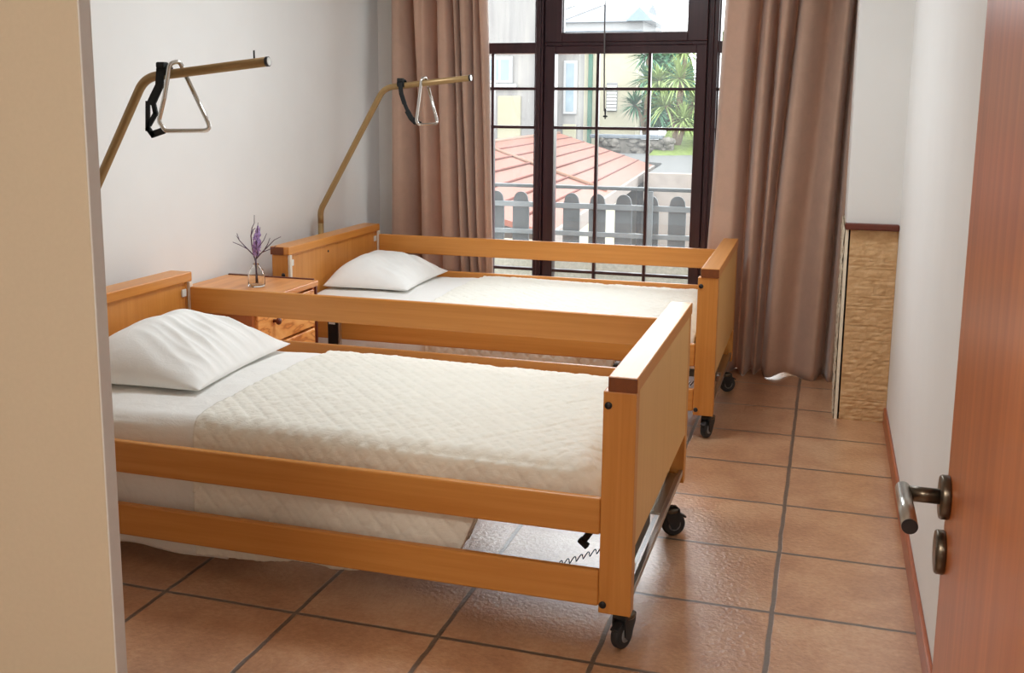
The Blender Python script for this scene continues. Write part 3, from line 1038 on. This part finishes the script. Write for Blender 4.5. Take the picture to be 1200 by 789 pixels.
a = Vector((-4.60, 13.9, .875)); b = mid_(mid_(rD, rC, .40), mid_(rA, rB, .40), .03)
tube(bm, [L1(a + Vector((0, 0, .01))), L1(b + Vector((0, 0, .01)))], .028, 8)
tube(bm, [L1(rA), L1(rB)], .035, 8)
obj('ridge_flashing', bm, 'flashing', rf)
bm = bmesh.new()
d_ = (rC - rD)
for k in range(1):
    n_ = Vector((d_.y, -d_.x, 0)).normalized() * .04
    slab(bm, [rD + n_ - Vector((0, 0, .0)), rC + n_, rC, rD], .14)
obj('fascia', bm, 'boundary_wall', rf)
bm = bmesh.new()
ins = Vector((-.22, 0, 0))
q = [rD + ins + Vector((0, .25, -.02)), rC + ins + Vector((0, -.25, -.02)), Vector((-7.3, 19.7, .3)), Vector((-6.8, 8.6, .3))]
q = [Vector((p.x, p.y, .3)) for p in q]
slab(bm, q, 3.3)
obj('wall', bm, 'cream_render', hs1)

def house(name, loc_, boxes, mat, label, parts):
    e = empty(name, loc_)
    o = Vector(loc_)
    bm = bmesh.new()
    for lo, hi in boxes:
        box(bm, Vector(lo) - o, Vector(hi) - o)
    obj('wall', bm, mat, e)
    for nm, lo, hi, m, sub in parts:
        p = bx(nm, Vector(lo) - o, Vector(hi) - o, m, e, .02)
        for nm2, lo2, hi2, m2 in sub:
            bx(nm2, Vector(lo2) - o, Vector(hi2) - o, m2, p, .005)
    return tag(e, label, 'house')
def win(x0, x1, y, z0, z1, t=.06, split=True):
    sub = [('pane', (x0 + t, y - .065, z0 + t), (x1 - t, y - .055, z1 - t), 'pane_blue')]
    if split:
        xm = (x0 + x1) / 2
        sub = [('pane', (x0 + t, y - .065, z0 + t), (xm - t / 3, y - .055, z1 - t), 'pane_blue'),
               ('pane', (xm + t / 3, y - .065, z0 + t), (x1 - t, y - .055, z1 - t), 'pane_blue')]
    return ('window', (x0, y - .06, z0), (x1, y + .02, z1), 'white_paint', sub)
house('tall_house', (-8, 21.6, .43), [((-13, 21, .43), (-5.62, 22.2, 5.0))], 'boards',
      'tall weathered grey house with a white window, behind the metal roof',
      [win(-6.85, -6.30, 21, 1.87, 2.42, .07), ('window_sill', (-6.95, 20.9, 1.78), (-6.2, 21.0, 1.86), 'white_paint', []),
       ('garage_door', (-6.62, 20.96, .43), (-6.12, 21.02, 1.62), 'cream_door', []),
       ('roof', (-13.2, 20.7, 5.0), (-5.61, 22.4, 5.2), 'slate', [])])
house('grey_annex', (-5.3, 21.75, .43), [((-5.60, 21.5, .43), (-5.03, 22.0, 2.75))], 'boards',
      'narrow grey annex with a tall white window beside the tall house',
      [win(-5.35, -5.06, 21.5, 1.25, 2.35, .06, False), ('window_apron', (-5.35, 21.44, .43), (-5.06, 21.49, 1.05), 'cream_door', []),
       ('roof', (-5.60, 21.3, 2.75), (-4.98, 22.1, 2.88), 'slate', [])])
house('cream_house', (-5.6, 26.4, .43), [((-6.6, 26, .43), (-4.64, 26.8, 3.1))], 'cream_render',
      'cream rendered house with a green downpipe and louvred window',
      [('downpipe', (-5.82, 25.86, .43), (-5.72, 25.99, 3.1), 'green_pipe', []),
       ('shutter', (-5.37, 25.95, 1.3), (-5.09, 26.0, 2.0), 'white_paint', [('louvre', (-5.35, 25.93, 1.32 + .08 * k), (-5.11, 25.96, 1.37 + .08 * k), 'white_plastic') for k in range(8)]),
       ('roof', (-6.7, 25.8, 3.1), (-4.5, 27.0, 3.25), 'slate', [])])
# far tiled house on the hill
fh = empty('hill_house', (-9.9, 52, .35))
tag(fh, 'pale far house with tiled gable roof seen through the upper pane', 'house')
bm = bmesh.new()
def prism(bm, x0, x1, y0, y1, z0, z1, axis='x'):
    if axis == 'x':
        c_ = [(x0, y0, z0), (x1, y0, z0), (x1, y1, z0), (x0, y1, z0), (x0, (y0 + y1) / 2, z1), (x1, (y0 + y1) / 2, z1)]
        F = [(0, 1, 5, 4), (2, 3, 4, 5), (0, 4, 3), (1, 2, 5), (0, 3, 2, 1)]
    else:
        c_ = [(x0, y0, z0), (x1, y0, z0), (x1, y1, z0), (x0, y1, z0), ((x0 + x1) / 2, y0, z1), ((x0 + x1) / 2, y1, z1)]
        F = [(0, 1, 4), (2, 3, 5), (0, 4, 5, 3), (1, 2, 5, 4), (0, 3, 2, 1)]
    v = [bm.verts.new(p) for p in c_]
    for f in F: bm.faces.new([v[i] for i in f])
prism(bm, -3.2, 1.2, -2, 4, 5.0, 6.05)
obj('roof', bm, 'slate', fh)
bm = bmesh.new()
prism(bm, .5, 1.75, -2.4, 2, 5.0, 5.62, 'y')
obj('gable', bm, 'pane_blue', fh)
bx('wall', (-3, -1.8, -3), (1.2, 3.8, 5.0), 'white_paint', fh)
# utility wires
pw = empty('street_wires', (-8, 30, 4))
tag(pw, 'thin overhead utility wires crossing the sky in the upper pane', 'wires')
for dz, e in ((0, 1.0), (-.28, .8)):
    obj('wire', tube(bmesh.new(), [(-4, 1, -.9 + dz), (0, 0, -.05 + dz), (3, -.5, .75 + e * .2 + dz), (9, -2, 2.4 + dz)], .012, 6), 'cord_grey', pw)

# grass bank, rubble wall, garden
bm = bmesh.new()
R_ = []
for i in range(31):
    row = []
    for j in range(9):
        x = -3.6 + 14 * i / 30; t_ = j / 8
        z = .40 + .62 * smooth(0, 1, t_) + .06 * noise.noise(Vector((x * 1.3, t_ * 4, 2)))
        row.append(bm.verts.new((x, 21.6 + 4.2 * t_, z)))
    R_.append(row)
for a, b in zip(R_, R_[1:]):
    for k in range(8):
        bm.faces.new((a[k], b[k], b[k + 1], a[k + 1]))
gb = obj('grass_bank', bm, 'turf', None, True)
tag(gb, kind='structure')
rw = empty('rubble_wall', (-3.8, 22.6, .3))
tag(rw, 'rough stone garden wall with grey coping below the cream house', 'wall')
bm = bmesh.new()
rr = random.Random(2)
for k in range(40):
    x = rr.uniform(-1.0, .55); z = rr.uniform(0, .42)
    t = bmesh.new()
    bmesh.ops.create_icosphere(t, subdivisions=2, radius=1)
    for v in t.verts:
        v.co *= 1 + .25 * noise.noise(v.co * 1.7 + Vector((k, 0, 0)))
    join(bm, t, Matrix.Translation((x, rr.uniform(-.05, .1), z)) @ Matrix.Diagonal((rr.uniform(.08, .16), .12, rr.uniform(.06, .1), 1)))
box(bm, (-1.1, -.02, -.3), (.6, .2, .42), .02)
obj('stones', bm, 'rubble', rw)
bx('coping', (-1.2, -.12, .44), (.38, .24, .52), 'slate', rw, .02)

def yucca(x, y, z, heads, leafs, seed, label):
    r = random.Random(seed)
    e = empty('yucca_tree', (x, y, z))
    bt = bmesh.new()
    bl = bmesh.new()
    for hx, hy, hz, ln in heads:
        tube(bt, [(0, 0, -.2), (hx * .35, hy * .35, hz * .45), (hx, hy, hz)], .06, 8, True, [.065, .05, .04])
        for k in range(95):
            a = r.uniform(0, 2 * PI)
            el = r.uniform(-.7, 1.35)
            l_ = ln * r.uniform(.75, 1.1)
            d = Vector((math.cos(a) * math.cos(el), math.sin(a) * math.cos(el), math.sin(el)))
            sd = d.cross(Vector((0, 0, 1)))
            sd = sd.normalized() if sd.length > 1e-3 else Vector((1, 0, 0))
            w = .022
            b = Vector((hx, hy, hz))
            p = [b, b + d * l_ * .5 + Vector((0, 0, -.02)), b + d * l_ + Vector((0, 0, -.16 * l_ - .05))]
            V = [bl.verts.new(p[0] - sd * w * .6), bl.verts.new(p[0] + sd * w * .6), bl.verts.new(p[1] - sd * w), bl.verts.new(p[1] + sd * w), bl.verts.new(p[2])]
            M = [bl.verts.new(p[0] + Vector((0, 0, -.006))), bl.verts.new(p[1] + Vector((0, 0, -.010)))]
            bl.faces.new((V[0], M[0], M[1], V[2])); bl.faces.new((M[0], V[1], V[3], M[1])); bl.faces.new((V[2], M[1], V[4])); bl.faces.new((M[1], V[3], V[4]))
    obj('trunk', bt, 'bark', e)
    f = obj('foliage', bl, leafs, e)
    return tag(e, label, 'tree', 'yucca trees in the garden')
yucca(-4.2, 25.0, .9, [(.0, 0, 1.15, .62), (-.3, .2, .55, .55), (.3, -.1, .35, .5), (-.05, .3, 1.7, .6)], 'leaf_blue', 1, 'blue-green spiky yucca tree close beside the cream house')
yucca(-3.20, 23.2, .74, [(0, 0, 1.3, .75), (.35, .1, .75, .6), (-.25, -.1, .7, .6), (.1, .2, 1.9, .6), (.15, -.2, .42, .55), (-.45, .1, 1.25, .6), (.6, .2, 1.3, .6)], 'leaf_yellow', 2, 'yellow-green spiky yucca tree above the grass bank, in the middle')
yucca(-2.60, 25.3, .9, [(0, 0, 1.2, .7), (.3, .1, .6, .6), (-.3, 0, .5, .6), (0, .1, 1.8, .6)], 'leaf_mid', 3, 'mid-green spiky yucca tree beside the right window frame')
def shrub(x, y, z, rx, rz, mat, seed, label):
    r = random.Random(seed)
    e = empty('garden_shrub', (x, y, z))
    bl = bmesh.new()
    for k in range(3400):
        d = Vector((r.gauss(0, 1), r.gauss(0, 1), r.gauss(0, 1))).normalized() * r.uniform(.55, 1) ** .5
        p = Vector((d.x * rx, d.y * rx * .6, abs(d.z) * rz))
        s = r.uniform(.06, .12)
        u = Vector((r.gauss(0, 1), r.gauss(0, 1), r.gauss(0, 1))).normalized()
        w = u.orthogonal().normalized()
        a, b, c_, d2 = p - u * s, p + w * s * .5, p + u * s, p - w * s * .5
        m_ = p + u.cross(w) * s * .15
        V = [bl.verts.new(q_) for q_ in (a, b, c_, d2, m_)]
        for i in range(4): bl.faces.new((V[i], V[(i + 1) % 4], V[4]))
    obj('foliage', bl, mat, e)
    bt = bmesh.new()
    tube(bt, [(0, 0, -.15), (0, 0, rz * .6)], .05, 8)
    obj('stem', bt, 'bark', e)
    return tag(e, label, 'shrub', 'shrubs in the garden')
shrub(-3.95, 26.95, .9, .72, 2.3, 'leaf_blue', 4, 'dense blue-green shrub behind the yucca nearest the cream house')
shrub(-2.45, 27.2, .9, .78, 2.6, 'leaf_mid', 5, 'dense mid-green shrub behind the two yellower yuccas')
shrub(-2.35, 23.4, .72, .45, .5, 'turf', 6, 'low dark green shrub on the grass bank before the yuccas')

# ------------------------------------------------------------------ light
w = bpy.data.worlds.new('sky')
S.world = w
w.use_nodes = True
nt = w.node_tree
bg = nt.nodes['Background']
bg.inputs[0].default_value = (0.93, 0.965, 1.0, 1)
bg.inputs[1].default_value = 5.5
def area(name, loc_, rot, sx, sy, power, col, portal=False, shape='RECTANGLE'):
    d = bpy.data.lights.new(name, 'AREA')
    d.shape = shape
    d.size = sx
    if shape == 'RECTANGLE': d.size_y = sy
    d.energy = power
    d.color = col
    o = bpy.data.objects.new(name, d)
    o.location = loc_
    o.rotation_euler = rot
    COL.objects.link(o)
    if portal: d.cycles.is_portal = True
    return o
area('window_portal', ((WX0 + WX1) / 2, 6.10, WZ1 / 2), (-PI / 2, 0, 0), WX1 - WX0, WZ1, 1, (1, 1, 1), True)
area('room_fill_light', (-1.15, 3.9, ZC - .06), (0, 0, 0), .7, .7, 19, (.87, .95, 1.0), False, 'DISK')  # added fill light under the ceiling, out of view, no fixture
area('hall_lamp_light', (-.55, -.7, ZC - .06), (0, 0, 0), .6, .6, 27, (1.0, .94, .84), False, 'DISK')

# ------------------------------------------------------------------ camera
def cam_axes(yaw, pitch, roll):
    cy, sy, cp, sp = math.cos(yaw), math.sin(yaw), math.cos(pitch), math.sin(pitch)
    fw = Vector((sy * cp, cy * cp, -sp))
    rt = Vector((cy, -sy, 0))
    up = rt.cross(fw)
    cr, sr = math.cos(roll), math.sin(roll)
    return cr * rt + sr * up, -sr * rt + cr * up, fw
cd = bpy.data.cameras.new('camera')
co = bpy.data.objects.new('camera', cd)
COL.objects.link(co)
r_, u_, f_ = cam_axes(-.304, .1674, .0076)
M = Matrix(((r_.x, u_.x, -f_.x), (r_.y, u_.y, -f_.y), (r_.z, u_.z, -f_.z))).to_4x4()
M.translation = (0, 0, 1.429191)
co.matrix_world = M
cd.sensor_fit = 'HORIZONTAL'
cd.sensor_width = 36
cd.lens = 1226.7153 * 36 / 1200
cd.shift_x = (600 - 583.6945) / 1200
cd.shift_y = (330.5701 - 394.5) / 1200
cd.clip_start = .02
cd.clip_end = 300
S.camera = co
S.view_settings.view_transform = 'Standard'
S.view_settings.look = 'None'
S.view_settings.gamma = 1
S.view_settings.use_curve_mapping = False
S.view_settings.exposure = 0.68
S.cycles.max_bounces = 12
S.cycles.diffuse_bounces = 6
S.cycles.transparent_max_bounces = 12
S.cycles.use_denoising = True
